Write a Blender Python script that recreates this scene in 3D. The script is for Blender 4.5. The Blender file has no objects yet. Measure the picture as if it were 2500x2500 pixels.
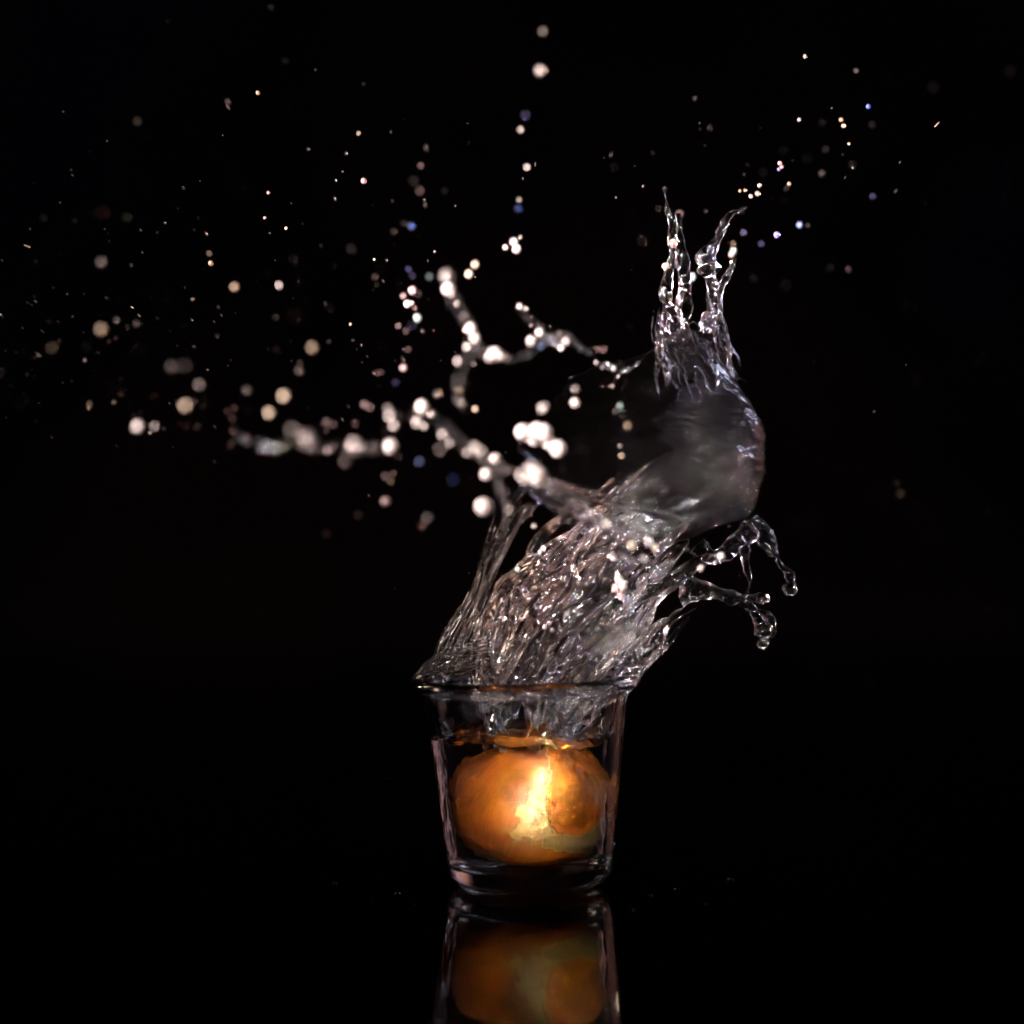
import bpy, math, random
import numpy as np
from mathutils import Vector, Matrix

random.seed(7)
rng = np.random.RandomState(11)
sc = bpy.context.scene
C = sc.collection
MM = 0.001

# ------------------------------------------------------------------ camera
F = 2500.0                       # the photograph is 2500 px square
PXMM = 6.18                      # photograph pixels per millimetre in the focus plane
D0 = 0.900                       # camera to focus plane (m)
PITCH = math.radians(1.0)
cam_d = bpy.data.cameras.new('camera')
cam = bpy.data.objects.new('camera', cam_d); C.objects.link(cam)
cam_d.sensor_width = 36.0
cam_d.lens = 36.0 * D0 / (F / PXMM * MM)
cam_d.clip_start = 0.02; cam_d.clip_end = 50.0
cam.location = (-7.6 * MM, -D0 * math.cos(PITCH), 0.148 + D0 * math.sin(PITCH))
cam.rotation_euler = (math.pi / 2 - PITCH, 0, 0)
cam_d.dof.use_dof = True
cam_d.dof.focus_distance = D0 - 0.010
APER = 36.0                      # aperture diameter in mm
cam_d.dof.aperture_fstop = cam_d.lens / APER
cam_d.dof.aperture_blades = 0
sc.camera = cam
FWD = Vector((0, math.cos(PITCH), -math.sin(PITCH)))
UP = Vector((0, math.sin(PITCH), math.cos(PITCH)))
RIGHT = Vector((1, 0, 0))

def P(px, py, dep=0.0):
    """a point seen at photo pixel (px, py), dep millimetres behind (+) or before (-) the focus plane"""
    d = D0 + dep * MM
    k = d / D0 / PXMM * MM
    return cam.location + FWD * d + RIGHT * ((px - 1250) * k) + UP * ((1250 - py) * k)

# ------------------------------------------------------------------ world and lamps
w = bpy.data.worlds.new('World'); sc.world = w; w.use_nodes = True
w.node_tree.nodes['Background'].inputs[0].default_value = (0.5, 0.45, 0.5, 1)
w.node_tree.nodes['Background'].inputs[1].default_value = 0.010

def lamp(name, kind, loc, target, energy, color, size=0.1, spot=None, blend=0.5, sy=None):
    l = bpy.data.lights.new(name, kind); o = bpy.data.objects.new(name, l); C.objects.link(o)
    l.energy = energy; l.color = color
    if kind == 'AREA':
        l.shape = 'RECTANGLE' if sy else 'DISK'
        l.size = size
        if sy: l.size_y = sy
    else:
        l.shadow_soft_size = size
        if spot:
            l.spot_size = math.radians(spot); l.spot_blend = blend
    o.location = loc
    o.rotation_euler = (Vector(target) - Vector(loc)).to_track_quat('-Z', 'Y').to_euler()
    return o

# snooted strobe over the camera that lights the glass and what is in it
fs = lamp('front_strobe', 'AREA', (0.105, -0.55, 0.145), (-0.001, -0.023, 0.0385), 0.037, (1.0, 0.86, 0.72), 0.032)
fs.data.spread = math.radians(4.0)
# strobe from the upper left, aimed at the splash above the glass
lamp('splash_strobe', 'SPOT', (-0.60, -0.52, 0.33), (-0.05, -0.08, 0.300), 350.0, (1.0, 0.84, 0.82), 0.06, 28, 0.9)
# strip lamps added behind, out of frame left and right, to edge the water
l1 = lamp('added_left_strip', 'AREA', (-0.46, 0.30, 0.38), (0.01, 0, 0.225), 0.022, (1.0, 0.68, 0.52), 0.10, sy=0.30)
l2 = lamp('added_right_strip', 'AREA', (0.50, 0.26, 0.40), (0.04, 0, 0.22), 0.024, (0.74, 0.72, 1.0), 0.14, sy=0.30)
l1.data.spread = l2.data.spread = math.radians(35)

# small unseen lamp added high in front to put sparkles on rim and water
l3 = lamp('added_top_lamp', 'AREA', (0.06, -0.40, 0.66), (0.04, 0, 0.20), 0.09, (1.0, 0.92, 0.92), 0.06)
l3.data.spread = math.radians(17)

# two small unseen kickers added low behind the glass to edge its rim
k1 = lamp('added_left_kicker', 'AREA', (-0.30, 0.22, 0.14), (0, 0, 0.050), 0.0014, (1.0, 0.86, 0.76), 0.03)
k2 = lamp('added_right_kicker', 'AREA', (0.30, 0.20, 0.16), (0, 0, 0.050), 0.0016, (0.86, 0.88, 1.0), 0.03)
k1.data.spread = k2.data.spread = math.radians(24)

sc.view_settings.view_transform = 'Standard'
sc.view_settings.look = 'None'
sc.view_settings.exposure = 0.0
sc.view_settings.gamma = 1.0
sc.view_settings.use_curve_mapping = False
cy = sc.cycles
cy.use_adaptive_sampling = False
cy.use_denoising = True
try:
    cy.denoiser = 'OPENIMAGEDENOISE'; cy.denoising_input_passes = 'RGB_ALBEDO_NORMAL'
    cy.denoising_prefilter = 'ACCURATE'
except Exception: pass
cy.max_bounces = 16; cy.transmission_bounces = 14; cy.glossy_bounces = 8; cy.diffuse_bounces = 3
cy.transparent_max_bounces = 16
cy.caustics_reflective = True; cy.caustics_refractive = True
cy.blur_glossy = 0.15
cy.sample_clamp_indirect = 0.0
cy.sample_clamp_direct = 0.0

# ------------------------------------------------------------------ helpers
def tag(o, label=None, cat=None, group=None, kind=None):
    if label: o['label'] = label
    if cat: o['category'] = cat
    if group: o['group'] = group
    if kind: o['kind'] = kind
    return o

def empty(name, loc=(0, 0, 0)):
    o = bpy.data.objects.new(name, None); C.objects.link(o); o.location = loc
    o.empty_display_size = 0.01
    return o

def mesh_np(name, V, Fq, smooth=True):
    m = bpy.data.meshes.new(name)
    V = np.asarray(V, dtype=np.float32); Fq = np.asarray(Fq, dtype=np.int32)
    k = Fq.shape[1]
    m.vertices.add(len(V)); m.vertices.foreach_set('co', V.ravel())
    m.loops.add(Fq.size); m.loops.foreach_set('vertex_index', Fq.ravel())
    m.polygons.add(len(Fq))
    m.polygons.foreach_set('loop_start', np.arange(0, Fq.size, k, dtype=np.int32))
    m.polygons.foreach_set('use_smooth', np.full(len(Fq), smooth, dtype=bool))
    m.update(calc_edges=True); m.validate()
    return m

def link(name, me, mat, parent=None):
    o = bpy.data.objects.new(name, me); C.objects.link(o)
    if mat and not me.materials: me.materials.append(mat)
    if parent: 
        o.parent = parent
        o.matrix_parent_inverse = parent.matrix_basis.inverted()
    return o

def attr(me, name, vals):
    a = me.attributes.new(name, 'FLOAT', 'POINT')
    a.data.foreach_set('value', np.asarray(vals, dtype=np.float32))

# value noise, vectorised
_T = rng.rand(64, 64, 64).astype(np.float32) * 2 - 1
def vnoise(p):
    i = np.floor(p).astype(int); f = p - i
    f = f * f * f * (f * (f * 6 - 15) + 10)
    i0 = i & 63; i1 = (i + 1) & 63
    x0, y0, z0 = i0[..., 0], i0[..., 1], i0[..., 2]; x1, y1, z1 = i1[..., 0], i1[..., 1], i1[..., 2]
    fx, fy, fz = f[..., 0], f[..., 1], f[..., 2]
    def L(a, b, t): return a + (b - a) * t
    return L(L(L(_T[x0, y0, z0], _T[x1, y0, z0], fx), L(_T[x0, y1, z0], _T[x1, y1, z0], fx), fy),
             L(L(_T[x0, y0, z1], _T[x1, y0, z1], fx), L(_T[x0, y1, z1], _T[x1, y1, z1], fx), fy), fz)
def fbm(p, octv=4, gain=0.5):
    s = 0; a = 1.0; q = p
    for k in range(octv):
        s = s + a * vnoise(q + 17.3 * k); q = q * 2.03; a *= gain
    return s

def grid_faces(nu, nv, wrap_v=True):
    u = np.arange(nu - 1)[:, None]; v = np.arange(nv if wrap_v else nv - 1)[None, :]
    v2 = (v + 1) % nv
    return np.stack([u * nv + v, u * nv + v2, (u + 1) * nv + v2, (u + 1) * nv + v], -1).reshape(-1, 4)

def catmull(pts, n):
    pts = np.asarray(pts, float); m = len(pts)
    t = np.linspace(0, m - 1 - 1e-6, n); i = t.astype(int); f = (t - i)[:, None]
    p0 = pts[np.maximum(i - 1, 0)]; p1 = pts[i]; p2 = pts[np.minimum(i + 1, m - 1)]; p3 = pts[np.minimum(i + 2, m - 1)]
    return 0.5 * ((2 * p1) + (-p0 + p2) * f + (2 * p0 - 5 * p1 + 4 * p2 - p3) * f ** 2 + (-p0 + 3 * p1 - 3 * p2 + p3) * f ** 3)

def water_tube(ctrl, nu, nv, amp=0.0, freq=0.15, stretch=3.0, fine=0.0, ffreq=0.6, bead=0.0, seed=0.0, sharp=0.0):
    """ctrl rows: px, py, depth mm, half width mm (in the picture plane), half depth mm.
    A closed, irregular body of water swept along the row; relief is drawn out along the flow."""
    c = catmull(ctrl, nu)
    cen = np.array([P(r[0], r[1], r[2]) for r in c])
    tan = np.gradient(cen, axis=0); tan /= np.linalg.norm(tan, axis=1)[:, None] + 1e-12
    fw = np.array(FWD)
    side = np.cross(tan, fw); side /= np.linalg.norm(side, axis=1)[:, None] + 1e-12
    dep = np.cross(side, tan)
    th = np.linspace(0, 2 * np.pi, nv, endpoint=False)
    seg = np.linalg.norm(np.diff(cen, axis=0), axis=1) / MM
    s = np.concatenate([[0], np.cumsum(seg)])
    rx = np.maximum(c[:, 3], 0.02); ry = np.maximum(c[:, 4], 0.02)
    tt = np.linspace(0, 1, nu)
    cap = np.clip(np.minimum(tt, 1 - tt) / 0.02, 0, 1) ** 0.5
    rx = rx * np.maximum(cap, .02); ry = ry * np.maximum(cap, .02)
    if bead:
        b = vnoise(np.stack([s * 0.13 + seed, s * 0 + seed * 3.1, s * 0], -1))
        b2 = vnoise(np.stack([s * 0.33 + seed, s * 0 + seed * 1.7 + 9, s * 0], -1))
        k = np.maximum(1 + bead * (b + 0.6 * b2), .25 if bead < 1 else .06); rx = rx * k; ry = ry * k
    X = np.cos(th)[None, :] * rx[:, None]; Y = np.sin(th)[None, :] * ry[:, None]
    q = np.stack([s[:, None] / stretch + X * 0, X, Y], -1)
    base = q * freq + seed
    warp = vnoise(q * freq * 0.5 + 31 + seed)[..., None] * 1.2
    n1 = fbm(base + warp, 3)
    if sharp: n1 = (1 - sharp) * n1 + sharp * (1 - 2 * np.abs(n1))
    n2 = fbm(np.stack([s[:, None] / (stretch * .7) + X * 0, X, Y], -1) * ffreq + 5 + seed, 3)
    disp = amp * n1 + fine * n2
    lim = np.minimum(rx, ry)[:, None] * 0.85
    disp = np.clip(disp, -lim, lim * 1.2)
    rr = np.sqrt((np.cos(th)[None, :] / rx[:, None]) ** 2 + (np.sin(th)[None, :] / ry[:, None]) ** 2)
    nx = np.cos(th)[None, :] / rx[:, None] / rr; ny = np.sin(th)[None, :] / ry[:, None] / rr
    nl = np.sqrt(nx ** 2 + ny ** 2); nx = nx / nl; ny = ny / nl
    X = X + nx * disp; Y = Y + ny * disp
    V = cen[:, None, :] + side[:, None, :] * (X * MM)[..., None] + dep[:, None, :] * (Y * MM)[..., None]
    V = V.reshape(-1, 3); Fq = grid_faces(nu, nv)
    V = np.concatenate([V, cen[:1], cen[-1:]]); n = nu * nv
    j = np.arange(nv); j2 = (j + 1) % nv
    f0 = np.stack([np.full(nv, n), j2, j, j], -1); f1 = np.stack([np.full(nv, n + 1), (nu - 1) * nv + j, (nu - 1) * nv + j2, (nu - 1) * nv + j2], -1)
    me = mesh_np('water', V, Fq)
    import bmesh
    bm = bmesh.new(); bm.from_mesh(me); bm.verts.ensure_lookup_table()
    for a, bq in ((n, 0), (n + 1, (nu - 1) * nv)):
        for k in range(nv):
            v1 = bm.verts[bq + k]; v2 = bm.verts[bq + (k + 1) % nv]
            f = bm.faces.new((bm.verts[a], v2, v1) if a == n else (bm.verts[a], v1, v2)); f.smooth = True
    bmesh.ops.recalc_face_normals(bm, faces=bm.faces)
    bm.to_mesh(me); bm.free()
    return me, np.concatenate([np.repeat(tt, nv), [0, 1]])

# ------------------------------------------------------------------ materials
def new_mat(name):
    m = bpy.data.materials.new(name); m.use_nodes = True
    nt = m.node_tree; nt.nodes.clear()
    out = nt.nodes.new('ShaderNodeOutputMaterial')
    return m, nt, out

def water_mat(name, foam=0.03, tint=(1, 1, 1), rough=0.02, foam_col=(0.85, 0.82, 0.82), noise_scale=0, foam_lo=None, use_attr=False, gloss=0.0):
    """clear water carrying a share of fine air bubbles (foam) that scatters light"""
    m, nt, out = new_mat(name); N = nt.nodes; K = nt.links
    g = N.new('ShaderNodeBsdfGlass'); g.inputs['IOR'].default_value = 1.333; g.inputs['Roughness'].default_value = rough
    g.inputs['Color'].default_value = (*tint, 1)
    d = N.new('ShaderNodeBsdfDiffuse'); d.inputs['Color'].default_value = (*[a * b for a, b in zip(foam_col, tint)], 1)
    mix = N.new('ShaderNodeMixShader')
    K.new(g.outputs[0], mix.inputs[1]); K.new(d.outputs[0], mix.inputs[2])
    if noise_scale:
        tc = N.new('ShaderNodeTexCoord'); n = N.new('ShaderNodeTexNoise')
        n.inputs['Scale'].default_value = noise_scale; n.inputs['Detail'].default_value = 6; n.inputs['Roughness'].default_value = 0.65
        K.new(tc.outputs['Object'], n.inputs['Vector'])
        mr = N.new('ShaderNodeMapRange'); mr.inputs[1].default_value = 0.50; mr.inputs[2].default_value = 0.66
        mr.inputs[3].default_value = foam_lo if foam_lo is not None else foam * 0.2; mr.inputs[4].default_value = foam
        K.new(n.outputs[0], mr.inputs[0])
        if use_attr:
            a = N.new('ShaderNodeAttribute'); a.attribute_name = 'foam'
            mu = N.new('ShaderNodeMath'); mu.operation = 'MULTIPLY'
            K.new(mr.outputs[0], mu.inputs[0]); K.new(a.outputs['Fac'], mu.inputs[1]); K.new(mu.outputs[0], mix.inputs[0])
        else:
            K.new(mr.outputs[0], mix.inputs[0])
    else:
        mix.inputs[0].default_value = foam
    last = mix
    if gloss:
        gl = N.new('ShaderNodeBsdfGlossy'); gl.inputs['Roughness'].default_value = 0.28
        gl.inputs['Color'].default_value = (*tint, 1)
        m2 = N.new('ShaderNodeMixShader'); m2.inputs[0].default_value = gloss
        K.new(mix.outputs[0], m2.inputs[1]); K.new(gl.outputs[0], m2.inputs[2]); last = m2
    K.new(last.outputs[0], out.inputs['Surface'])
    return m

def glass_mat():
    m, nt, out = new_mat('clear_glass'); N = nt.nodes; K = nt.links
    g = N.new('ShaderNodeBsdfGlass'); g.inputs['IOR'].default_value = 1.5; g.inputs['Roughness'].default_value = 0.0
    g.inputs['Color'].default_value = (0.985, 0.995, 0.99, 1)
    tc = N.new('ShaderNodeTexCoord'); mp = N.new('ShaderNodeMapping'); mp.inputs['Scale'].default_value = (1, 1, 0.35)
    n = N.new('ShaderNodeTexNoise'); n.inputs['Scale'].default_value = 160; n.inputs['Detail'].default_value = 2
    b = N.new('ShaderNodeBump'); b.inputs['Strength'].default_value = 0.05; b.inputs['Distance'].default_value = 0.004
    K.new(tc.outputs['Object'], mp.inputs[0]); K.new(mp.outputs[0], n.inputs['Vector'])
    K.new(n.outputs[0], b.inputs['Height']); K.new(b.outputs[0], g.inputs['Normal'])
    K.new(g.outputs[0], out.inputs['Surface'])
    return m

def table_mat():
    m, nt, out = new_mat('black_acrylic'); N = nt.nodes; K = nt.links
    p = N.new('ShaderNodeBsdfPrincipled')
    p.inputs['Base Color'].default_value = (0.0004, 0.0004, 0.0004, 1)
    p.inputs['IOR'].default_value = 1.42
    tc = N.new('ShaderNodeTexCoord')
    n = N.new('ShaderNodeTexNoise'); n.inputs['Scale'].default_value = 70; n.inputs['Detail'].default_value = 4
    K.new(tc.outputs['Object'], n.inputs['Vector'])
    mr = N.new('ShaderNodeMapRange'); mr.inputs[3].default_value = 0.006; mr.inputs[4].default_value = 0.03
    K.new(n.outputs[0], mr.inputs[0]); K.new(mr.outputs[0], p.inputs['Roughness'])
    n2 = N.new('ShaderNodeTexNoise'); n2.inputs['Scale'].default_value = 240; n2.inputs['Detail'].default_value = 1
    K.new(tc.outputs['Object'], n2.inputs['Vector'])
    b = N.new('ShaderNodeBump'); b.inputs['Strength'].default_value = 0.02; b.inputs['Distance'].default_value = 0.001
    K.new(n2.outputs[0], b.inputs['Height']); K.new(b.outputs[0], p.inputs['Normal'])
    K.new(p.outputs[0], out.inputs['Surface'])
    return m

def plain_mat(name, col, rough=0.6, spec=0.3):
    m, nt, out = new_mat(name)
    p = nt.nodes.new('ShaderNodeBsdfPrincipled'); p.inputs['Base Color'].default_value = (*col, 1)
    p.inputs['Roughness'].default_value = rough; p.inputs['Specular IOR Level'].default_value = spec
    nt.links.new(p.outputs[0], out.inputs['Surface'])
    return m

def skin_mat(name, dark, mid, pale, streak=38.0, rough=0.4, bumpy=0.0):
    """papery bulb skin: fibres that run from pole to pole (attribute 'lon'), blotched"""
    m, nt, out = new_mat(name); N = nt.nodes; K = nt.links
    p = N.new('ShaderNodeBsdfPrincipled'); p.inputs['Roughness'].default_value = rough
    p.inputs['Specular IOR Level'].default_value = 0.35
    a = N.new('ShaderNodeAttribute'); a.attribute_name = 'lon'
    b_ = N.new('ShaderNodeAttribute'); b_.attribute_name = 'lat'
    cx = N.new('ShaderNodeCombineXYZ')
    mu = N.new('ShaderNodeMath'); mu.operation = 'MULTIPLY'; mu.inputs[1].default_value = streak
    K.new(a.outputs['Fac'], mu.inputs[0]); K.new(mu.outputs[0], cx.inputs[0])
    K.new(b_.outputs['Fac'], cx.inputs[1])
    n1 = N.new('ShaderNodeTexNoise'); n1.inputs['Scale'].default_value = 1.0; n1.inputs['Detail'].default_value = 5; n1.inputs['Roughness'].default_value = 0.7
    K.new(cx.outputs[0], n1.inputs['Vector'])
    tc = N.new('ShaderNodeTexCoord')
    n2 = N.new('ShaderNodeTexNoise'); n2.inputs['Scale'].default_value = 70; n2.inputs['Detail'].default_value = 5
    K.new(tc.outputs['Object'], n2.inputs['Vector'])
    ad = N.new('ShaderNodeMath'); ad.operation = 'ADD'
    K.new(n1.outputs[0], ad.inputs[0]); K.new(n2.outputs[0], ad.inputs[1])
    mr = N.new('ShaderNodeMapRange'); mr.inputs[1].default_value = 0.68; mr.inputs[2].default_value = 1.32
    K.new(ad.outputs[0], mr.inputs[0])
    r = N.new('ShaderNodeValToRGB')
    r.color_ramp.elements[0].color = (*dark, 1); r.color_ramp.elements[1].color = (*pale, 1)
    e = r.color_ramp.elements.new(0.5); e.color = (*mid, 1)
    K.new(mr.outputs[0], r.inputs[0])
    # towards a torn edge the skin thins out and the pale flesh shows through
    ea = N.new('ShaderNodeAttribute'); ea.attribute_name = 'thin'
    mx = N.new('ShaderNodeMix'); mx.data_type = 'RGBA'
    mx.inputs[7].default_value = (0.86, 0.66, 0.34, 1)
    K.new(ea.outputs['Fac'], mx.inputs[0]); K.new(r.outputs[0], mx.inputs[6]); K.new(mx.outputs[2], p.inputs['Base Color'])
    bp = N.new('ShaderNodeBump'); bp.inputs['Strength'].default_value = 0.25; bp.inputs['Distance'].default_value = 0.0006
    K.new(ad.outputs[0], bp.inputs['Height']); K.new(bp.outputs[0], p.inputs['Normal'])
    K.new(p.outputs[0], out.inputs['Surface'])
    return m

M_glass = glass_mat()
M_table = table_mat()
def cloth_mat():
    m, nt, out = new_mat('haze_cloth'); N = nt.nodes; K = nt.links  # faint background haze put into the cloth's colour as brown and navy
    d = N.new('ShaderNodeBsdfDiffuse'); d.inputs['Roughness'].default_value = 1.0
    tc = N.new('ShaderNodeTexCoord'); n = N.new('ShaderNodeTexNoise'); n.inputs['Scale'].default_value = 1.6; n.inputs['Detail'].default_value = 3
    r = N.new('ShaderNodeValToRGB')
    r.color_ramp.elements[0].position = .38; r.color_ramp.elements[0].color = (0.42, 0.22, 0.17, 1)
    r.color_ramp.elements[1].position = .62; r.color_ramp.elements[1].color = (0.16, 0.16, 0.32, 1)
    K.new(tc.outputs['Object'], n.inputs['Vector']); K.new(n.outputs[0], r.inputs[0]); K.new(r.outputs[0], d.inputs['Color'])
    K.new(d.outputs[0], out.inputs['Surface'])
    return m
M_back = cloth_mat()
M_pool = water_mat('pool_water', 0.0, rough=0.0)
M_column = water_mat('column_water', 0.24, rough=0.02, noise_scale=170, foam_lo=0.002, use_attr=True, foam_col=(0.88, 0.56, 0.45))  # onion's warm glow put into the foam colour of the lower left face
M_sheet = water_mat('sheet_water', 0.0045, rough=0.03, noise_scale=60, foam_lo=0.001, foam_col=(0.75, 0.70, 0.74))
def film_mat():
    """a film of water so thin that most light passes straight through it; a trace of fine bubbles"""
    m = water_mat('film_water', 0.004, rough=0.015, noise_scale=70, foam_lo=0.0015, foam_col=(0.78, 0.70, 0.74))
    nt = m.node_tree; out = [n for n in nt.nodes if n.type == 'OUTPUT_MATERIAL'][0]
    src = out.inputs['Surface'].links[0].from_socket
    tr = nt.nodes.new('ShaderNodeBsdfTransparent'); mx = nt.nodes.new('ShaderNodeMixShader'); mx.inputs[0].default_value = 0.22
    nt.links.new(tr.outputs[0], mx.inputs[1]); nt.links.new(src, mx.inputs[2]); nt.links.new(mx.outputs[0], out.inputs['Surface'])
    return m
M_film = film_mat()
M_side = water_mat('side_water', 0.003, rough=0.02, noise_scale=160, foam_lo=0.0, foam_col=(0.7, 0.68, 0.75))
M_tendril = water_mat('tendril_water', 0.008, rough=0.02, noise_scale=220, foam_lo=0.0)
M_ligament = water_mat('ligament_water', 0.018, rough=0.06, noise_scale=120, foam_lo=0.0, gloss=0.004)

# ------------------------------------------------------------------ setting
def plane(name, x0, x1, y0, y1, z, mat):
    me = mesh_np(name, [(x0, y0, z), (x1, y0, z), (x1, y1, z), (x0, y1, z)], [(0, 1, 2, 3)], False)
    return tag(link(name, me, mat), kind='structure')
plane('table', -1.3, 1.3, -1.1, 1.30, 0.0, M_table)
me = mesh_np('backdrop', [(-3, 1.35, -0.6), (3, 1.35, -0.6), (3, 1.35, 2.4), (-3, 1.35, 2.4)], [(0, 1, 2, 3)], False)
tag(link('backdrop', me, M_back), 'cloth backdrop behind the table, brown and navy haze painted into it', kind='structure')

# ------------------------------------------------------------------ glass tumbler
TILT = math.radians(-1.6)
def lathe(prof, nv, wob=None):
    prof = np.asarray(prof, float); nu = len(prof)
    th = np.linspace(0, 2 * np.pi, nv, endpoint=False)
    r = prof[:, 0][:, None] * np.ones(nv)[None]; z = prof[:, 1][:, None] * np.ones(nv)[None]
    if wob is not None: r = r + wob(np.arange(nu)[:, None], th[None, :], r, z)
    V = np.stack([r * np.cos(th), r * np.sin(th), z], -1).reshape(-1, 3) * MM
    return V, grid_faces(nu, nv)

def arc(cx, cz, r, a0, a1, n):
    return [(cx + r * math.cos(math.radians(a)), cz + r * math.sin(math.radians(a))) for a in np.linspace(a0, a1, n)]
def lerp_pts(a, b, n):
    return [(a[0] + (b[0] - a[0]) * t, a[1] + (b[1] - a[1]) * t) for t in np.linspace(0, 1, n)]
outer = [(0.01, 0.9)] + lerp_pts((6, 0.8), (22, 0.5), 5) + arc(25.5, 7.2, 7.2, -90, -6, 12) + lerp_pts((33.2, 9), (40.2, 76), 40)[0:] \
      + [(40.4, 76.6), (41.6, 77.3)] + arc(43.0, 79.7, 2.8, -85, 90, 12) + [(41.6, 82.6), (40.4, 82.0), (39.2, 81.0), (38.6, 79.0)]
inner = lerp_pts((38.0, 76), (31.0, 16), 40) + arc(24.2, 14.6, 6.8, -5, -85, 12) + lerp_pts((23, 7.75), (5, 7.5), 6) + [(0.01, 7.4)]
def glass_wob(i, th, r, z):
    ins = (i >= len(outer)).astype(float)
    env = np.clip((z - 6) / 10, 0, 1) * np.clip((80 - z) / 8, 0, 1) * (r > 5)
    f = 0.28 * np.cos(10 * th + 0.4) * ins + 0.10 * np.cos(10 * th) * (1 - ins)
    n = fbm(np.stack([np.cos(th) * 2.2 + ins * 9, np.sin(th) * 2.2 + z * 0, z * 0.045], -1), 3) * 0.22 + 0.07 * fbm(np.stack([np.cos(th) * 14 + ins * 5, np.sin(th) * 14 + z * 0, z * 0.30], -1), 2)
    return (f + n) * env
V, Fq = lathe(outer + inner, 192, glass_wob)
glass_root = empty('drinking_glass')
tag(glass_root, 'clear glass tumbler with flared rim holding an onion, standing on black table', 'glass')
me = mesh_np('tumbler', V, Fq)
tum = link('tumbler', me, M_glass, glass_root)
glass_root.rotation_euler = (0, TILT, 0)
glass_root.location = (0, 0, 0.0012)

def inner_r(z):
    zz = np.array([p[1] for p in inner])[::-1]; rr = np.array([p[0] for p in inner])[::-1]
    return np.interp(z, zz, rr)

# ------------------------------------------------------------------ onion inside the glass
ON_C = Vector((0.6 * MM, -0.5 * MM, 33.6 * MM)); RX, RZ = 27.0, 24.2
def sph_grid(nu, nv):
    la = np.linspace(-math.pi / 2 + 0.02, math.pi / 2 - 0.02, nu); lo = np.linspace(0, 2 * math.pi, nv, endpoint=False)
    return np.meshgrid(la, lo, indexing='ij')
def bulb(nu, nv, off, lump=0.0, lfreq=4, seed=0):
    la, lo = sph_grid(nu, nv)
    d = np.stack([np.cos(la) * np.cos(lo), np.cos(la) * np.sin(lo), np.sin(la)], -1)
    n = fbm(d * 1.3 + seed, 2) * 0.5
    if lump: n = n + lump * fbm(d * lfreq + seed + 4, 4)
    rib = 0.10 * np.cos(14 * lo + 3 * fbm(d * 2, 2))
    R = np.stack([RX + off + n + rib, RX + off + n + rib, RZ + off + n], -1)
    p = d * R
    # the neck of the bulb rises a little at the top and dips at the root
    p[..., 2] += 3.2 * np.exp(-((math.pi / 2 - la) / 0.28) ** 2) - 1.2 * np.exp(-((la + math.pi / 2) / 0.25) ** 2) * -1
    return d, p, la, lo
def rotm(ax, deg): return np.array(Matrix.Rotation(math.radians(deg), 3, ax))
TILT_ON = rotm('Y', 20) @ rotm('X', 12)
def in_poly(a, b, poly):
    c = np.zeros(a.shape, bool); n = len(poly)
    for i in range(n):
        x0, y0 = poly[i]; x1, y1 = poly[(i + 1) % n]
        c ^= ((y0 > b) != (y1 > b)) & (a < (x1 - x0) * (b - y0) / (y1 - y0 + 1e-9) + x0)
    return c
def poly_dist(a, b, poly):
    best = np.full(a.shape, 9.0); n = len(poly)
    for i in range(n):
        x0, y0 = poly[i]; x1, y1 = poly[(i + 1) % n]; dx, dy = x1 - x0, y1 - y0
        t = np.clip(((a - x0) * dx + (b - y0) * dy) / (dx * dx + dy * dy + 1e-9), 0, 1)
        best = np.minimum(best, np.hypot(a - x0 - t * dx, b - y0 - t * dy))
    return best
# outlines of the torn areas, in bulb radii seen from the front (right, up)
BAND = [(.10, .66), (.04, .42), (-.06, .30), (-.10, .12), (-.20, .04), (-.19, -.16), (-.30, -.36), (-.22, -.44), (-.06, -.36), (-.01, -.46), (.10, -.40), (.22, -.40), (.22, -.2), (.15, .1), (.12, .35)]
RIGHTP = [(.15, .96), (.20, .65), (.16, .35), (.14, .1), (.20, -.2), (.30, -.36), (.55, -.42), (.78, -.34), (1.2, .1), (1.2, 1.1), (.15, 1.1)]
CRESC = [(.10, -.42), (.30, -.36), (.55, -.42), (.78, -.34), (.98, -.15), (.90, -.5), (.66, -.74), (.30, -.64), (.10, -.58)]

onion = empty('onion', ON_C)
tag(onion, 'orange-brown onion with torn papery skin, under water inside the glass', 'onion')
M_skin = skin_mat('onion_skin', (0.17, 0.026, 0.002), (0.46, 0.100, 0.006), (0.66, 0.20, 0.018), 26)
M_skin2 = skin_mat('amber_skin', (0.30, 0.055, 0.003), (0.62, 0.150, 0.007), (0.86, 0.33, 0.030), 12, 0.22)
M_flesh = skin_mat('onion_flesh', (0.74, 0.48, 0.18), (0.90, 0.66, 0.30), (0.95, 0.78, 0.46), 22, 0.35)
M_crescent = skin_mat('inner_scale', (0.32, 0.20, 0.06), (0.48, 0.32, 0.11), (0.62, 0.45, 0.19), 34, 0.4)

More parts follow.
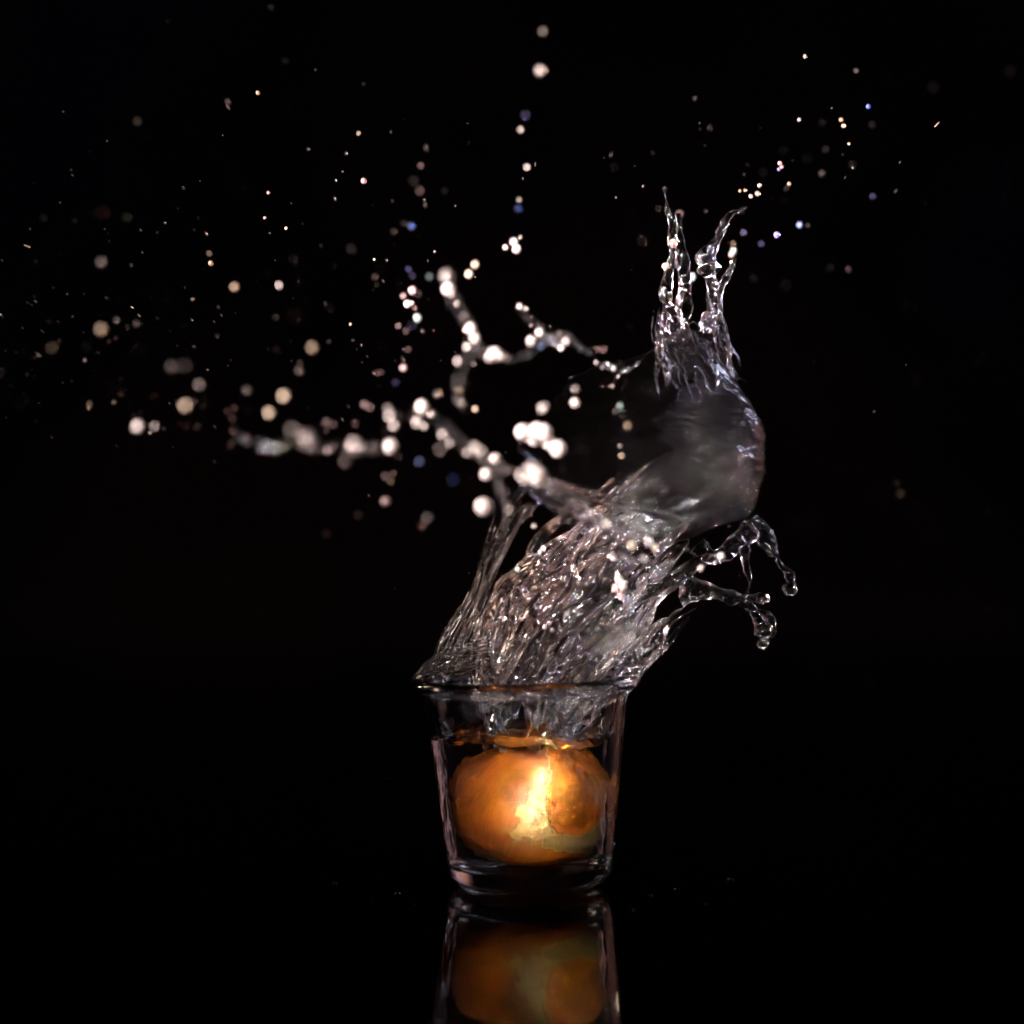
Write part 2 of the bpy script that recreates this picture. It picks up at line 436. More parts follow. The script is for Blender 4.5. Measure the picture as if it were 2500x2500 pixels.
def bulb_piece(name, mat, off, keep, nu=150, nv=280, lump=0.0, lfreq=4, seed=0, thick=0, thin=None, bulge=0.0):
    d, p, la, lo = bulb(nu, nv, off, lump, lfreq, seed)
    p = p @ TILT_ON.T; dd = d @ TILT_ON.T
    a = p[..., 0] / RX; b = p[..., 2] / RZ
    if bulge:
        e_ = np.clip(poly_dist(a, b, RIGHTP) / .16, 0, 1); e_ = e_ * e_ * (3 - 2 * e_)
        p = p + dd * (e_ * (0.45 + bulge * np.exp(-((a - .58) ** 2 + (b - .22) ** 2) / .16) + 0.55 * fbm(dd * 6 + seed, 4)))[..., None]
    jit = fbm(dd * 9 + seed, 4) * 0.035
    front = dd[..., 1] < 0.05
    m = keep(a + jit, b + jit[::-1, ::-1] * .7, front)
    V = p.reshape(-1, 3) * MM
    Fq = grid_faces(nu, nv)
    fm = m.reshape(-1)[Fq].all(1)
    Fq = Fq[fm]
    used = np.unique(Fq); mp = -np.ones(len(V), int); mp[used] = np.arange(len(used))
    me = mesh_np(name, V[used], mp[Fq])
    if thin is not None:
        tv = np.where(front, np.exp(-poly_dist(a, b, thin[0]) / thin[1]) * np.clip(0.75 + 1.1 * fbm(dd * 5 + 7, 4), 0, 1), 0)
        attr(me, 'thin', np.clip(tv * thin[2], 0, .95).reshape(-1)[used])
    attr(me, 'lon', (lo / 1.0).reshape(-1)[used]); attr(me, 'lat', la.reshape(-1)[used])
    o = link(name, me, mat); o.parent = onion
    if thick:
        s = o.modifiers.new('thickness', 'SOLIDIFY'); s.thickness = thick * MM; s.offset = 0
    return o
bulb_piece('flesh', M_flesh, -0.05, lambda a, b, f: np.ones_like(a, bool), 90, 180, thick=0)
tag(bulb_piece('skin', M_skin, 0.06, lambda a, b, f: ~(f & (in_poly(a, b, BAND) | in_poly(a, b, RIGHTP) | in_poly(a, b, CRESC))), thin=(BAND, .07, 0.9)), 'papery orange-brown outer skin')
tag(bulb_piece('skin_flap', M_skin2, 0.09, lambda a, b, f: f & in_poly(a, b, RIGHTP), seed=0, thick=0, bulge=1.8, thin=(BAND, .06, .45)), 'glassy amber skin flap dotted with air bubbles')
tag(bulb_piece('bare_scale', M_crescent, 0.06, lambda a, b, f: f & in_poly(a, b, CRESC), seed=0, thick=0), 'pale greenish bare scale under the amber flap')

ICO = {}
def blob_mesh(name, mat, seed, sub=3, lump=0.12, el=1.0):
    import bmesh
    bm = bmesh.new(); bmesh.ops.create_icosphere(bm, subdivisions=sub, radius=0.5)
    me = bpy.data.meshes.new(name); bm.to_mesh(me); bm.free()
    co = np.empty(len(me.vertices) * 3, np.float32); me.vertices.foreach_get('co', co); co = co.reshape(-1, 3)
    n = fbm(co * 2.6 + seed * 3.7, 2)
    co *= (1 + lump * n)[:, None]
    co[:, 2] *= el
    me.vertices.foreach_set('co', co.ravel())
    me.polygons.foreach_set('use_smooth', np.ones(len(me.polygons), bool))
    me.update()
    if mat: me.materials.append(mat)
    return me
M_fleck = plain_mat('dark_fleck', (0.09, 0.05, 0.025), 0.6)
fleck_me = blob_mesh('fleck', M_fleck, 1, 2, 0.3, 0.35)
def on_front(a, b, off):
    x = a * RX; z = b * RZ
    y = -math.sqrt(max(1 - a * a - b * b, 0.02)) * RX
    v = Vector((x, y, z)); n = v.normalized()
    return v * MM + n * off * MM, n
for a, b, s in ((.10, -.02, 1.9), (.16, -.14, 2.0), (.06, .12, 1.1), (-.10, -.36, 2.2), (.03, .28, 1.0), (-.02, -.25, .9)):
    v, n = on_front(a, b, -0.2)
    o = link('fleck', fleck_me, M_fleck); o.parent = onion; o.location = v; o.scale = (s * MM * 1.0, s * MM * .6, s * MM)
    o.rotation_euler = n.to_track_quat('Z', 'Y').to_euler()
M_air = water_mat('air_bubble', 0.0, rough=0.0)
[n for n in M_air.node_tree.nodes if n.type == 'BSDF_GLASS'][0].inputs['IOR'].default_value = 0.75    # air inside water
bub_me = blob_mesh('bubble', M_air, 5, 2, 0.05)
for k in range(46):
    a = random.uniform(.20, .88); b = random.uniform(-.3, .72)
    if a * a + b * b > .9: continue
    v, n = on_front(a, b, 0.35 + 1.6 * math.exp(-((a - .58) ** 2 + (b - .22) ** 2) / .16))
    o = link('bubble', bub_me, M_air); o.parent = onion; o.location = v; s = random.uniform(.5, 1.25) * MM; o.scale = (s, s, s)

# ------------------------------------------------------------------ water: pool in the glass, column, sheets, tendrils
splash = empty('water_splash', (0, 0, 0.0093))
tag(splash, 'clear water bursting up and to the right out of the glass in a bell-shaped crown', 'splash')

# pool: from the glass floor up to a churning surface
nv = 180; nr = 44; ns = 60
th = np.linspace(0, 2 * np.pi, nv, endpoint=False)
prof = [(0.01, 7.35)] + lerp_pts((5, 7.45), (23, 7.70), 5) + [(24.2 + 6.85 * math.cos(math.radians(a)), 14.6 + 6.85 * math.sin(math.radians(a))) for a in np.linspace(-85, -5, 12)]
def surf(x, y):
    r = np.sqrt(x * x + y * y)
    q = np.stack([x * 0.07, y * 0.07, x * 0 + 2.2], -1)
    h = 58.5 + 3.2 * fbm(q, 3) - 0.06 * x * 1.0
    return h + 1.6 * np.exp(-((r - 36) / 2.0) ** 2) + 3.0 * np.exp(-(((x - 6) / 13) ** 2 + ((y - 2) / 14) ** 2))
rows = []
for (r, z) in prof: rows.append(np.stack([r * np.cos(th), r * np.sin(th), np.full(nv, z)], -1))
for t in np.linspace(0.03, 1, ns):
    z = 16 + t * 42.5
    r0 = inner_r(z) + 0.05
    top = surf(np.cos(th) * r0, np.sin(th) * r0)
    zz = 16 + t * (top - 16); rr = inner_r(zz) + 0.05
    rows.append(np.stack([rr * np.cos(th), rr * np.sin(th), zz], -1))
edge = rows[-1]
for t in np.linspace(0.96, 0.003, nr):
    x = edge[:, 0] * t; y = edge[:, 1] * t
    rows.append(np.stack([x, y, surf(x, y)], -1))
V = np.array(rows).reshape(-1, 3) * MM
RT = rotm('Y', math.degrees(TILT))
V = V @ RT.T + np.array(glass_root.location)
me = mesh_np('pool', V, grid_faces(len(rows), nv))
pool = link('pool', me, M_pool, splash)

def water_part(name, mat, ctrl, nu, nv, foam=None, **k):
    me, t = water_tube(ctrl, nu, nv, **k)
    if foam is not None:
        co = np.empty(len(me.vertices) * 3, np.float32); me.vertices.foreach_get('co', co); co = co.reshape(-1, 3)
        attr(me, 'foam', foam(co, t[:len(co)]))
    return link(name, me, mat, splash)

# main column, leaning to the right out of the mouth
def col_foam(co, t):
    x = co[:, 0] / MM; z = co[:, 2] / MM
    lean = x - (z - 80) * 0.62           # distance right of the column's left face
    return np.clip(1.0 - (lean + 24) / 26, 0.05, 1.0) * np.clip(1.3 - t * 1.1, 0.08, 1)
FLOW = np.array([
    (1295, 1830, 0, 15, 15), (1300, 1740, 0, 21, 20), (1318, 1650, 0, 26, 25), (1372, 1570, 0, 30.5, 25), (1445, 1485, 4, 30, 25),
    (1522, 1400, 8, 28, 26), (1605, 1325, 12, 30, 29), (1690, 1255, 16, 34, 33), (1760, 1200, 18, 36, 34)], float)
def strands_mesh(flow, specs, nv=18):
    """many flat strands laid along the flow, in one vertex list (they are fused afterwards)"""
    Vs, Fs, base = [], [], 0
    for (t0, t1, ang, k, wt, wr, sd) in specs:
        nu = int(30 + 90 * (t1 - t0))
        tt = np.linspace(t0, t1, nu)
        fine = catmull(flow, 400); x = np.linspace(0, 1, 400)
        c = np.stack([np.interp(tt, x, fine[:, j]) for j in range(5)], -1)
        cen = np.array([P(r[0], r[1], r[2]) for r in c])
        tan = np.gradient(cen, axis=0); tan /= np.linalg.norm(tan, axis=1)[:, None]
        side = np.cross(tan, np.array(FWD)); side /= np.linalg.norm(side, axis=1)[:, None]; dep = np.cross(side, tan)
        m = vnoise(np.stack([tt * 5 + sd, tt * 0 + sd * 2.1, tt * 0], -1)); m2 = vnoise(np.stack([tt * 6 + sd + 5, tt * 0 + sd * 1.3, tt * 0 + 3], -1))
        A = ang + 0.22 * m; kk = k * (1 + 0.14 * m2)
        cx = np.cos(A) * c[:, 3] * kk; cyy = np.sin(A) * c[:, 4] * kk
        tx = -np.sin(A); ty = np.cos(A); rx = np.cos(A); ry = np.sin(A)
        u = (tt - t0) / (t1 - t0); taper = np.clip(np.minimum(u / .16, (1 - u) / .22), 0.02, 1) ** .6
        b = 1 + .35 * vnoise(np.stack([tt * 14 + sd, tt * 0 + sd, tt * 0], -1))
        th = np.linspace(0, 2 * np.pi, nv, endpoint=False)
        W = (wt * taper * b)[:, None] * np.cos(th); R = (wr * taper * b)[:, None] * np.sin(th)
        X = cx[:, None] + tx[:, None] * W + rx[:, None] * R; Y = cyy[:, None] + ty[:, None] * W + ry[:, None] * R
        V = cen[:, None] + side[:, None] * (X * MM)[..., None] + dep[:, None] * (Y * MM)[..., None]
        V = V.reshape(-1, 3); Vs.append(V); 
        f = grid_faces(nu, nv); Fs.append(f + base)
        # end caps as fans of quads
        for row, rev in ((0, 1), (nu - 1, 0)):
            i = row * nv + np.arange(nv // 2 - 1)
            j = row * nv + nv - 1 - np.arange(nv // 2 - 1)
            q = np.stack([i, i + 1, j - 1, j], -1)
            Fs.append((q[:, ::-1] if rev == 0 else q) + base)
        base += len(V)
    return np.concatenate(Vs), np.concatenate(Fs)
def fuse(name, V, Fq, voxel, amp, freq, fine, ffreq, seed, flowdir):
    """weld the strands into one skin of water, then add ripples drawn out along the flow"""
    me = mesh_np(name, V, Fq)
    o = bpy.data.objects.new(name, me); C.objects.link(o)
    r = o.modifiers.new('fuse', 'REMESH'); r.mode = 'VOXEL'; r.voxel_size = voxel * MM
    sm = o.modifiers.new('tension', 'SMOOTH'); sm.factor = .5; sm.iterations = 3
    dg = bpy.context.evaluated_depsgraph_get()
    m2 = bpy.data.meshes.new_from_object(o.evaluated_get(dg))
    bpy.data.objects.remove(o); bpy.data.meshes.remove(me)
    n = len(m2.vertices)
    co = np.empty(n * 3, np.float32); m2.vertices.foreach_get('co', co); co = co.reshape(-1, 3)
    no = np.empty(n * 3, np.float32); m2.vertices.foreach_get('normal', no); no = no.reshape(-1, 3)
    q = co / MM; fd = np.array(flowdir) / np.linalg.norm(flowdir)
    al = q @ fd
    q2 = q - al[:, None] * fd * 0.68
    q2 = q2 + 2.2 * np.stack([vnoise(q * .09 + 3), vnoise(q * .09 + 13), vnoise(q * .09 + 23)], -1)
    n1 = fbm(q2 * freq + seed, 3); n1 = 0.5 * n1 + 0.5 * (1 - 2 * np.abs(n1))
    n2 = fbm(q2 * ffreq + seed + 9, 3)
    co = co + no * ((amp * n1 + fine * n2) * MM)[:, None]
    m2.vertices.foreach_set('co', co.ravel())
    m2.polygons.foreach_set('use_smooth', np.ones(len(m2.polygons), bool)); m2.update()
    return m2, co
specs = []
rs = random.Random(5)
for i in range(46):
    ang = 2 * math.pi * i / 46 + rs.uniform(-.12, .12)
    front = math.sin(ang) < -0.2
    lat = math.cos(ang)
    t0 = rs.uniform(0.0, 0.10); t1 = rs.uniform(0.60, 0.82)
    if front and 0.02 < lat < 0.50: t0 = rs.uniform(.40, .52)
    if front and rs.random() < .22: t0 = rs.uniform(.2, .4)
    if lat < -0.55: t1 = rs.uniform(.58, .72)
    if math.sin(ang) > .2 and lat > -.3: t1 = rs.uniform(.76, .96)
    specs.append((t0, t1, ang, rs.uniform(.84, 1.06), rs.uniform(2.4, 4.8), rs.uniform(.8, 1.8), rs.uniform(0, 50)))
for i in range(14):
    specs.append((rs.uniform(0, .3), rs.uniform(.5, .78), rs.uniform(1.7, 4.6), rs.uniform(.2, .75), rs.uniform(1.2, 3.0), rs.uniform(.8, 1.8), rs.uniform(0, 50)))
V, Fq = strands_mesh(FLOW, specs)
me, co = fuse('column', V, Fq, 0.55, 1.7, 0.095, 0.13, 0.34, 2.3, (0.6, 0, 0.8))
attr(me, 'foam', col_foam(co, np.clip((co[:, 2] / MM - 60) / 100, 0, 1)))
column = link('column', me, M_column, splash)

# left wall of the crown: a torn sheet that stands on the left side of the rim
SIDE = np.array([(1095, 1690, -4, 6, 12), (1085, 1640, -6, 6, 14), (1108, 1565, -10, 5.5, 12), (1160, 1465, -16, 4.0, 8), (1200, 1360, -26, 4.4, 7),
    (1240, 1260, -40, 6.5, 8), (1280, 1190, -52, 9, 9), (1330, 1120, -60, 13, 10)], float)
sp = []
for i in range(16):
    sp.append((rs.uniform(0, .3), rs.uniform(.5, .97), rs.uniform(0, 6.28), rs.uniform(.5, 1.1), rs.uniform(.9, 2.4), rs.uniform(.35, .8), rs.uniform(0, 50)))
V, Fq = strands_mesh(SIDE, sp, 14)
me, co = fuse('side_sheet', V, Fq, 0.45, 0.40, 0.2, 0.15, 0.6, 8.3, (0.4, -.2, 0.9))
link('side_sheet', me, M_side, splash)
# thin torn sheet along the lower lip of the bell, nearer the camera than the column
LIP = np.array([(1262, 1165, -62, 7, 5), (1330, 1195, -62, 10, 7), (1430, 1238, -60, 12, 8), (1550, 1278, -56, 13, 8), (1680, 1300, -48, 12, 8), (1790, 1310, -36, 7, 6)], float)
sp = []
for i in range(13):
    t0 = rs.uniform(0, .5)
    sp.append((t0, min(.98, t0 + rs.uniform(.2, .5)), rs.uniform(0, 6.28), rs.uniform(.2, 1.1), rs.uniform(1.2, 3.2), rs.uniform(.3, .6), rs.uniform(0, 50)))
V, Fq = strands_mesh(LIP, sp, 14)
me, co = fuse('lip_sheet', V, Fq, 0.45, 0.35, 0.2, 0.15, 0.6, 38.3, (1, 0, -.2))
link('lip_sheet', me, M_sheet, splash)
# low fan of water drawn over the left of the rim towards the column
FAN = np.array([(1008, 1662, -2, 1.5, 6), (1055, 1632, -4, 3.5, 16), (1120, 1605, -4, 6, 24), (1180, 1585, -2, 6, 22), (1250, 1560, 0, 5, 14)], float)
sp = []
for i in range(20):
    sp.append((rs.uniform(0, .2), rs.uniform(.5, .97), rs.uniform(0, 6.28), rs.uniform(.5, 1.1), rs.uniform(.6, 1.5), rs.uniform(.3, .6), rs.uniform(0, 50)))
V, Fq = strands_mesh(FAN, sp, 14)
me, co = fuse('fan_sheet', V, Fq, 0.45, 0.35, 0.2, 0.15, 0.6, 18.3, (0.8, 0, 0.5))
link('fan_sheet', me, M_side, splash)
water_part('side_lip', M_tendril, [(1490, 1630, -10, 4, 4), (1540, 1608, -12, 4.2, 4), (1580, 1598, -12, 3.2, 3.2), (1596, 1584, -12, 1.2, 1.2)], 80, 48,
    amp=1.0, freq=0.3, stretch=2, fine=0.3, seed=4.4)

# bell: a thin hood of water, open to the left and to the front
nu, nvb = 240, 460
ctr = P(1548, 1108, 4)
ax = Vector((-0.86, -0.50, 0.08)).normalized()
e1 = ax.cross(Vector((0, 0, 1))).normalized(); e2 = e1.cross(ax).normalized()
ph = np.linspace(0, 2 * np.pi, nvb, endpoint=False)
edge_ang = 1.86 + 0.16 * np.sin(2 * ph + 0.6) + 0.12 * np.sin(5 * ph + 1.0) + 0.16 * vnoise(np.stack([np.cos(ph) * 4, np.sin(ph) * 4, ph * 0], -1)) + 0.08 * vnoise(np.stack([np.cos(ph) * 14, np.sin(ph) * 14, ph * 0], -1))
tt = np.linspace(0.004, 1, nu)
al = tt[:, None] * edge_ang[None, :]
dirs = -np.cos(al)[..., None] * np.array(ax) + (np.sin(al) * np.cos(ph))[..., None] * np.array(e1) + (np.sin(al) * np.sin(ph))[..., None] * np.array(e2)
p = dirs * np.array([52.0, 44.0, 36.0])
n = fbm(dirs * 2.2 + 3, 3); n2 = fbm(np.stack([al * 2.0, np.cos(ph)[None] * 7 + al * 0, np.sin(ph)[None] * 7 + al * 0], -1), 4)
n3 = fbm(np.stack([al * 4.0, np.cos(ph)[None] * 22 + al * 0, np.sin(ph)[None] * 22 + al * 0], -1), 3)
p = p * (1 + 0.030 * n + 0.018 * n2 + 0.006 * n3)[..., None]
# the hood is drawn up into a neck at the top right and down at the lower right
g = np.exp(-(((dirs[..., 0] - 0.47) / 0.30) ** 2 + (dirs[..., 1] / 0.45) ** 2)) * np.clip(dirs[..., 2], 0, 1) ** 1.6
p[..., 2] += 21 * g; p[..., 0] += 1.0 * g
g2 = np.exp(-(((dirs[..., 0] - 0.92) / 0.22) ** 2 + ((dirs[..., 2] + 0.62) / 0.25) ** 2))
p[..., 0] += 3 * g2; p[..., 2] -= 5 * g2
V = (p.reshape(-1, 3) * MM) + np.array(ctr)
me = mesh_np('bell_sheet', V, grid_faces(nu, nvb))
bell = link('bell_sheet', me, M_film, splash)
s = bell.modifiers.new('thickness', 'SOLIDIFY'); s.thickness = 0.0006; s.offset = 0

# the neck the bell is drawn up into
NECK = np.array([(1722, 985, 20, 18, 9), (1706, 930, 16, 16.5, 9), (1692, 870, 10, 14.5, 9), (1684, 810, 4, 13.5, 9), (1680, 750, 2, 12, 7), (1682, 690, 0, 11, 5)], float)
sp = []
for i in range(26):
    ang = 6.28 * i / 26 + rs.uniform(-.1, .1); edge_ = abs(math.cos(ang)) > .55
    sp.append((rs.uniform(0, .42), rs.uniform(.72, .97) if edge_ else rs.uniform(.45, .72), ang, rs.uniform(.9, 1.05), rs.uniform(1.6, 2.8), rs.uniform(.4, .8), rs.uniform(0, 50)))
V, Fq = strands_mesh(NECK, sp, 14)
me, co = fuse('neck_sheet', V, Fq, 0.45, 0.35, 0.25, 0.15, 0.7, 28.3, (0, 0, 1))
link('neck_sheet', me, M_side, splash)
# the two spikes above it
def tendril(ctrl, nu=120, nv=40, mat=None, name='tendril', **k):
    a = dict(amp=0.5, freq=0.35, stretch=2.0, fine=0.2, ffreq=0.9, bead=0.45, seed=random.uniform(0, 40)); a.update(k)
    return water_part(name, mat or M_tendril, ctrl, nu, nv, **a)
tendril([(1652, 815, 4, 2.0, 2.0), (1640, 770, 2, 2.6, 2.4), (1626, 720, 0, 2.5, 2.4), (1630, 680, 0, 1.7, 1.6), (1640, 620, 0, 1.2, 1.2), (1640, 560, 0, 1.0, 1.0), (1628, 500, 0, 0.6, 0.6), (1622, 455, 0, .4, .4)], 240, 60, name='spike', amp=.8, freq=.3, fine=.3, ffreq=.7, bead=.6)
tendril([(1726, 815, 4, 2.0, 2.0), (1736, 760, 2, 2.4, 2.2), (1738, 705, 0, 2.0, 1.9), (1728, 650, 0, 3.4, 3.2), (1722, 625, 0, 3.0, 2.8), (1748, 590, 0, 0.9, 0.9), (1762, 560, 0, 1.3, 1.2), (1778, 532, 0, 1.8, 1.7), (1802, 518, 0, 1.0, 1.0), (1826, 505, 0, .4, .4)], 280, 60, name='spike', amp=.8, freq=.3, fine=.3, ffreq=.7, bead=.6)
tendril([(1745, 800, -2, 1.4, 1.4), (1757, 740, -4, 1.0, 1), (1762, 700, -4, 1.6, 1.6), (1785, 655, -4, .9, .9), (1795, 630, -4, .5, .5)])
tendril([(1665, 800, -2, 1.4, 1.4), (1655, 740, -4, 1.1, 1), (1675, 700, -4, 1.2, 1.2), (1690, 690, -4, .5, .5)])
tendril([(1668, 800, 2, 2.4, 2.4), (1672, 700, 4, 2.0, 2.0), (1662, 600, 4, 1.8, 1.8), (1655, 520, 4, .8, .8)])
# tendrils that hang from the lower right edge
tendril([(1835, 1270, 6, 4, 3), (1862, 1300, 2, 3.4, 3), (1885, 1345, 0, 2.6, 2.4), (1905, 1378, 0, 1.2, 1.2), (1925, 1400, 0, 1.9, 1.9), (1932, 1420, 0, 1.6, 1.6), (1930, 1438, 0, 2.9, 2.9), (1928, 1455, 0, 1.2, 1.2)], 160, 44, bead=.2)
tendril([(1660, 1440, -8, 7, 5), (1720, 1440, -6, 5, 4), (1770, 1455, -4, 3.2, 3), (1810, 1468, -2, 2.2, 2), (1838, 1490, 0, 1.5, 1.5), (1850, 1515, 0, 1.9, 1.9), (1862, 1540, 0, 3.6, 3.6), (1864, 1558, 0, 1.4, 1.4), (1862, 1574, 0, 1.9, 1.9), (1862, 1584, 0, .6, .6)], 200, 50, bead=.25)
tendril([(1825, 1480, 0, 1.2, 1.2), (1855, 1492, 0, .8, .8), (1880, 1510, 0, 1.6, 1.6), (1890, 1540, 0, 1.0, 1.0), (1880, 1555, 0, .4, .4)])
tendril([(1790, 1465, -4, 1.5, 1.5), (1830, 1460, -4, 1.0, 1), (1865, 1462, -4, 2.0, 2.0), (1878, 1468, -4, .7, .7)])
tendril([(1815, 1330, -2, 2.2, 2), (1822, 1380, -2, 1.2, 1.2), (1830, 1430, 0, .8, .8), (1815, 1465, 0, .9, .9)])
tendril([(1700, 1330, -4, 5, 4), (1735, 1360, -4, 3, 3), (1770, 1350, -4, 3, 2.6), (1800, 1320, -2, 3, 2.6), (1840, 1290, 2, 4, 3)], bead=.3)

# out-of-focus ligaments: rim of the crown and the long arm to the left, both flung toward the camera
def ligament(ctrl, nu=140, **k):
    """a thin thread of water strung with beads of uneven size"""
    nu = nu * 3; c = catmull(ctrl, nu)
    pts = np.array([P(r[0], r[1], r[2]) for r in c]) / MM
    s_ = np.concatenate([[0], np.cumsum(np.linalg.norm(np.diff(pts, axis=0), axis=1))])
    rr = np.full(nu, 0.07); pos = rs.uniform(0, 2)
    off = np.zeros((nu, 2))
    while pos < s_[-1]:
        i0 = np.searchsorted(s_, pos); w_ = c[min(i0, nu - 1), 3]
        r_ = rs.choice([.35, .5, .6, .8, 1.1]) * (0.35 + 0.38 * w_)
        rr = np.maximum(rr, np.sqrt(np.maximum(r_ ** 2 - (s_ - pos) ** 2, 0)))
        pos += r_ * rs.uniform(1.6, 5.0) + .5
    off[:, 0] = 1.3 * vnoise(np.stack([s_ * .12 + pos, s_ * 0, s_ * 0], -1)); off[:, 1] = 1.3 * vnoise(np.stack([s_ * .12 + pos + 30, s_ * 0, s_ * 0], -1))
    rows = [(c[i, 0] + off[i, 0] * PXMM, c[i, 1] + off[i, 1] * PXMM, c[i, 2], rr[i], rr[i]) for i in range(nu)]
    return water_part('ligament', M_ligament, rows, nu, 14, amp=0.0, fine=0.05)
ligament([(1088, 655, -150, 2.6, 2.6), (1098, 700, -150, 3.0, 3), (1122, 755, -145, 1.6, 1.6), (1148, 805, -140, 1.9, 2), (1162, 850, -135, 1.9, 2), (1210, 868, -130, 2.2, 2), (1270, 868, -115, 1.2, 1.2), (1330, 842, -100, 1.4, 1.4), (1395, 835, -85, 2.2, 2), (1450, 868, -70, 2.0, 2), (1510, 905, -45, 1.6, 1.6), (1570, 880, -25, 1.2, 1.2)], 320)
ligament([(1270, 745, -95, .9, .9), (1300, 785, -95, 1.0, 1), (1330, 815, -95, 1.5, 1.5), (1385, 825, -85, 2.0, 2), (1430, 850, -75, 1.5, 1.5)])
ligament([(1162, 840, -140, 1.6, 1.6), (1125, 905, -140, 1.6, 1.6), (1120, 965, -140, 1.4, 1.4), (1140, 1000, -130, .9, .9)])
ligament([(1330, 1190, -80, 4, 4), (1285, 1160, -95, 5, 4), (1230, 1140, -110, 2.0, 2), (1175, 1110, -130, 2.6, 2.6), (1100, 1070, -150, 2.2, 2.2), (1045, 1020, -160, 2.2, 2), (960, 1030, -160, 2.8, 2.4), (950, 1080, -160, 2.0, 2), (870, 1092, -165, 2.8, 2.4), (790, 1088, -165, 2.0, 2), (740, 1072, -160, 2.6, 2.6), (680, 1085, -140, 1.4, 1.4), (600, 1078, -110, 1.6, 1.6), (575, 1050, -110, 1.6, 1.6), (570, 1005, -110, .8, .8)], 420)
ligament([(1180, 1110, -120, 1.4, 1.4), (1215, 1175, -110, 2.6, 2.6), (1235, 1240, -95, 3.2, 3), (1225, 1310, -75, 2.6, 2.6), (1205, 1370, -55, 1.8, 1.8)])
ligament([(1330, 1190, -70, 2.5, 2.5), (1420, 1240, -60, 2.4, 2.4), (1500, 1290, -55, 2.2, 2.2), (1600, 1330, -50, 1.8, 1.8), (1700, 1340, -40, 1.6, 1.6)])

# ------------------------------------------------------------------ droplets
FRINGE_TINT = {'w': (1.0, 0.90, 0.85), 'r': (1.0, 0.74, 0.72), 'a': (1.0, 0.82, 0.62), 'b': (0.42, 0.55, 1.0), 'v': (0.66, 0.60, 1.0), 't': (0.80, 1.0, 0.94)}  # colour fringes of the lens put into the water's own tint
LEV = {'bright': (0.68, 0.18, 2.6), 'mid': (0.15, 0.055, 0.65), 'faint': (0.025, 0.015, 0.13)}  # each drop's glint strength put into its share of white and gloss
DM = {}
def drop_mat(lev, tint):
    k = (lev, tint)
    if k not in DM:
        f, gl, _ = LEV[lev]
        DM[k] = water_mat('droplet_water_%s_%s' % k, f, tint=FRINGE_TINT[tint], rough=0.05, foam_col=(0.95, 0.95, 0.95), gloss=gl)  # no foam in the drops: white share and gloss stand in for glint
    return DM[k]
DME = {}
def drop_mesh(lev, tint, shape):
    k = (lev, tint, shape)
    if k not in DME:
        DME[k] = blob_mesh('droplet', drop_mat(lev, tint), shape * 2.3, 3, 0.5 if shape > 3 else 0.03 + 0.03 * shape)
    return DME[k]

# region origin x, y, scale, then rows: x, y, apparent diameter, brightness, tint, flags (s = streak, f = in focus, h = white lump added as a glint on the water)
DROPS = []
def region(ox, oy, s, rows):
    for r in rows.split(';'):
        r = r.split()
        if not r: continue
        x, y, d, b = map(float, r[:4]); t = r[4] if len(r) > 4 else 'w'; fl = r[5] if len(r) > 5 else ''
        DROPS.append((ox + x * s, oy + y * s, d * s, b, t, fl))

